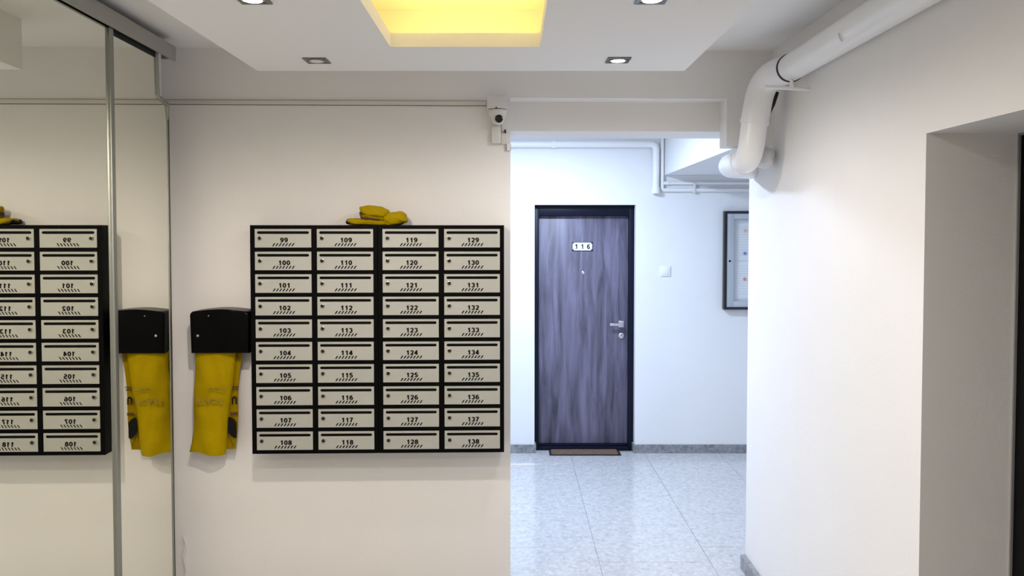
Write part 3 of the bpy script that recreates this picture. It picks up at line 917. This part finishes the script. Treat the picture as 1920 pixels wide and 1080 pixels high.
led = thing('led_strip', 'warm yellow light strip hidden in the ceiling cove', 'light strip', (0, 0, LT))
def strips(x0, x1, y0, y1):
    part('strip', 'led', led, lambda bm: box(bm, x0, x1, y0, y1, 0.001, 0.010), smooth=False)
strips(HX0 - 0.085, HX0 - 0.065, HY0, HY1)
strips(HX1 + 0.065, HX1 + 0.085, HY0, HY1)
strips(HX0, HX1, HY1 + 0.13, HY1 + 0.15)
strips(HX0, HX1, HY0 - 0.15, HY0 - 0.13)

cl = thing('ceiling_lamp', 'round opal ceiling lamp of the far hall', 'lamp', (0.10, 4.82, CEIL))
part('base', 'white_plastic', cl, lambda bm: lathe(bm, [(0.17, 0), (0.17, -0.02), (0, -0.02)], 32))
part('shade', 'lamp_opal', cl, lambda bm: lathe(bm, [(0.155, -0.0202), (0.155, -0.035), (0.12, -0.055), (0, -0.062)], 32))
ld = bpy.data.lights.new('hall_light', 'AREA')
ld.shape = 'DISK'; ld.size = 0.32; ld.energy = HALL_W; ld.color = HALL_COL; ld.spread = PI
lo = bpy.data.objects.new('hall_light', ld); C.objects.link(lo)
lo.parent = cl; lo.location = (0, 0, -0.075)

# ================================================================== FAR HALL THINGS
dm = thing('doormat', 'brown coir doormat with black edge before the apartment door', 'doormat', (0.594, 6.05, 0))
def mat_body(bm):
    xs0, xs1, y0, y1 = -0.290, 0.290, -0.072, 0.075
    box(bm, xs0, xs1, y0, y1, 0, 0.006, bevel=0.002, seg=1)
part('rubber_edge', 'mat_rubber', dm, mat_body)
part('coir_field', 'coir', dm, lambda bm: box(bm, -0.274, 0.268, -0.062, 0.075, 0.006, 0.012, bevel=0.002, seg=1))

sw = thing('light_switch', 'white square light switch on the hall wall right of the door', 'light switch', (1.2458, FY, 1.4885))
part('plate', 'white_enamel', sw, lambda bm: box(bm, -0.041, 0.041, -0.009, 0, -0.041, 0.041, bevel=0.003))
part('rocker', 'white_enamel', sw, lambda bm: (box(bm, -0.026, 0.026, -0.0125, -0.0092, -0.026, 0.026, bevel=0.001), box(bm, -0.018, 0.018, -0.0135, -0.0125, -0.024, -0.021)))

nb = thing('notice_board', 'black framed glazed notice board on the hall wall, cut by the side wall', 'notice board', (1.7095, FY, 1.180))
NW, NH = 0.62, 0.795
part('frame', 'board_frame', nb, lambda bm: (box(bm, 0, 0.022, -0.052, 0, 0, NH, bevel=0.002), box(bm, NW - 0.022, NW, -0.052, 0, 0, NH, bevel=0.002), box(bm, 0.022, NW - 0.022, -0.052, 0, NH - 0.020, NH, bevel=0.002), box(bm, 0.022, NW - 0.022, -0.052, 0, 0, 0.020, bevel=0.002)), label='black outer frame')
part('door_frame', 'board_silver', nb, lambda bm: (box(bm, 0.0225, 0.080, -0.046, -0.032, 0.0205, NH - 0.0205, bevel=0.001), box(bm, NW - 0.080, NW - 0.0225, -0.046, -0.032, 0.0205, NH - 0.0205, bevel=0.001), box(bm, 0.080, NW - 0.08, -0.046, -0.032, NH - 0.062, NH - 0.0205, bevel=0.001), box(bm, 0.080, NW - 0.08, -0.046, -0.032, 0.0205, 0.066, bevel=0.001)), label='silver inner frame')
part('lock', 'keyhole_dark', nb, lambda bm: lathe(bm, [(0.009, 0), (0.009, 0.003), (0.005, 0.005), (0, 0.005)], 16, Matrix.Translation((0.046, -0.046, 0.392)) @ Matrix.Rotation(PI / 2, 4, 'X')))
part('back_panel', 'board_back', nb, lambda bm: box(bm, 0.0225, NW - 0.0225, -0.008, 0, 0.0205, NH - 0.0205))
part('pane', 'glass', nb, lambda bm: box(bm, 0.0805, NW - 0.0805, -0.041, -0.038, 0.0665, NH - 0.0625), smooth=False)
def notice(x, z, w_, h_, label, rows):
    t = thing('paper_notice', label, 'paper', (1.7095 + x, FY - 0.0082, 1.180 + z), 0, 'notices behind the glass')
    part('sheet', 'paper', t, lambda bm: box(bm, 0, w_, -0.0012, 0, 0, h_), smooth=False)
    def lines(bm):
        for k in range(rows):
            zz = h_ - 0.03 - k * (h_ - 0.05) / rows
            box(bm, 0.015, w_ * (0.5 + 0.42 * random.random()), -0.0016, -0.0012, zz - 0.0018, zz + 0.0018)
    part('printed_lines', 'paper_print', t, lines, smooth=False)['kind'] = 'stuff'
notice(0.115, 0.40, 0.21, 0.297, 'upper white paper notice pinned behind the glass', 12)
notice(0.115, 0.085, 0.21, 0.297, 'lower white paper notice pinned behind the glass', 12)
for z, m_, lb in ((1.8196, 'magnet_orange', 'orange round magnet at the top of the notices'), (1.6335, 'magnet_blue', 'blue round magnet in the middle of the notices'), (1.4254, 'magnet_red', 'red round magnet low on the notices')):
    mb = bmesh.new()
    lathe(mb, [(0.0125, 0), (0.0135, 0.004), (0.0115, 0.009), (0, 0.010)], 20, Matrix.Rotation(PI / 2, 4, 'X'))
    tag(obj('magnet', mb, m_, None, (1.888, FY - 0.0099, z)), lb, 'magnet', 'round magnets on the notice board')

# surface pipes on the far wall
wp = thing('heating_pipe', 'thick white pipe crossing the hall wall above the door', 'pipe', (0, FY - 0.036, 2.511))
part('pipe_run', 'pipe_white', wp, lambda bm: tube(bm, fillet([(-2.45, 0, 0), (1.158, 0, 0), (1.158, 0, -0.352)], 0.05, 8), 0.027, 20))
part('coupling', 'pipe_white', wp, lambda bm: tube(bm, [(0.322, 0, 0), (0.352, 0, 0)], 0.032, 20))
part('end_cap', 'pipe_white', wp, lambda bm: tube(bm, [(1.158, 0, -0.345), (1.158, 0, -0.395)], 0.033, 20))
tp = thing('water_pipe', 'thin white pipe dropping beside the thick one then running right under the soffit', 'pipe', (0, FY - 0.020, 2.145))
part('pipe_run', 'pipe_white', tp, lambda bm: tube(bm, fillet([(1.212, 0, 0.515), (1.212, 0, 0.0), (2.70, 0, 0.0)], 0.022, 6), 0.0145, 16))
part('pipe_clip', 'white_plastic', tp, lambda bm: box(bm, 1.462, 1.480, -0.019, 0.019, -0.026, 0.062, bevel=0.003))
br2 = part('branch_pipe', 'pipe_white', tp, lambda bm: tube(bm, [(1.245, 0.002, 0.055), (2.70, 0.002, 0.055)], 0.012, 16))
part('elbow', 'pipe_white', br2, lambda bm: tube(bm, fillet([(1.262, 0.002, 0.055), (1.230, 0.002, 0.055), (1.214, 0.002, 0.055)], 0.006, 4), 0.0155, 14))
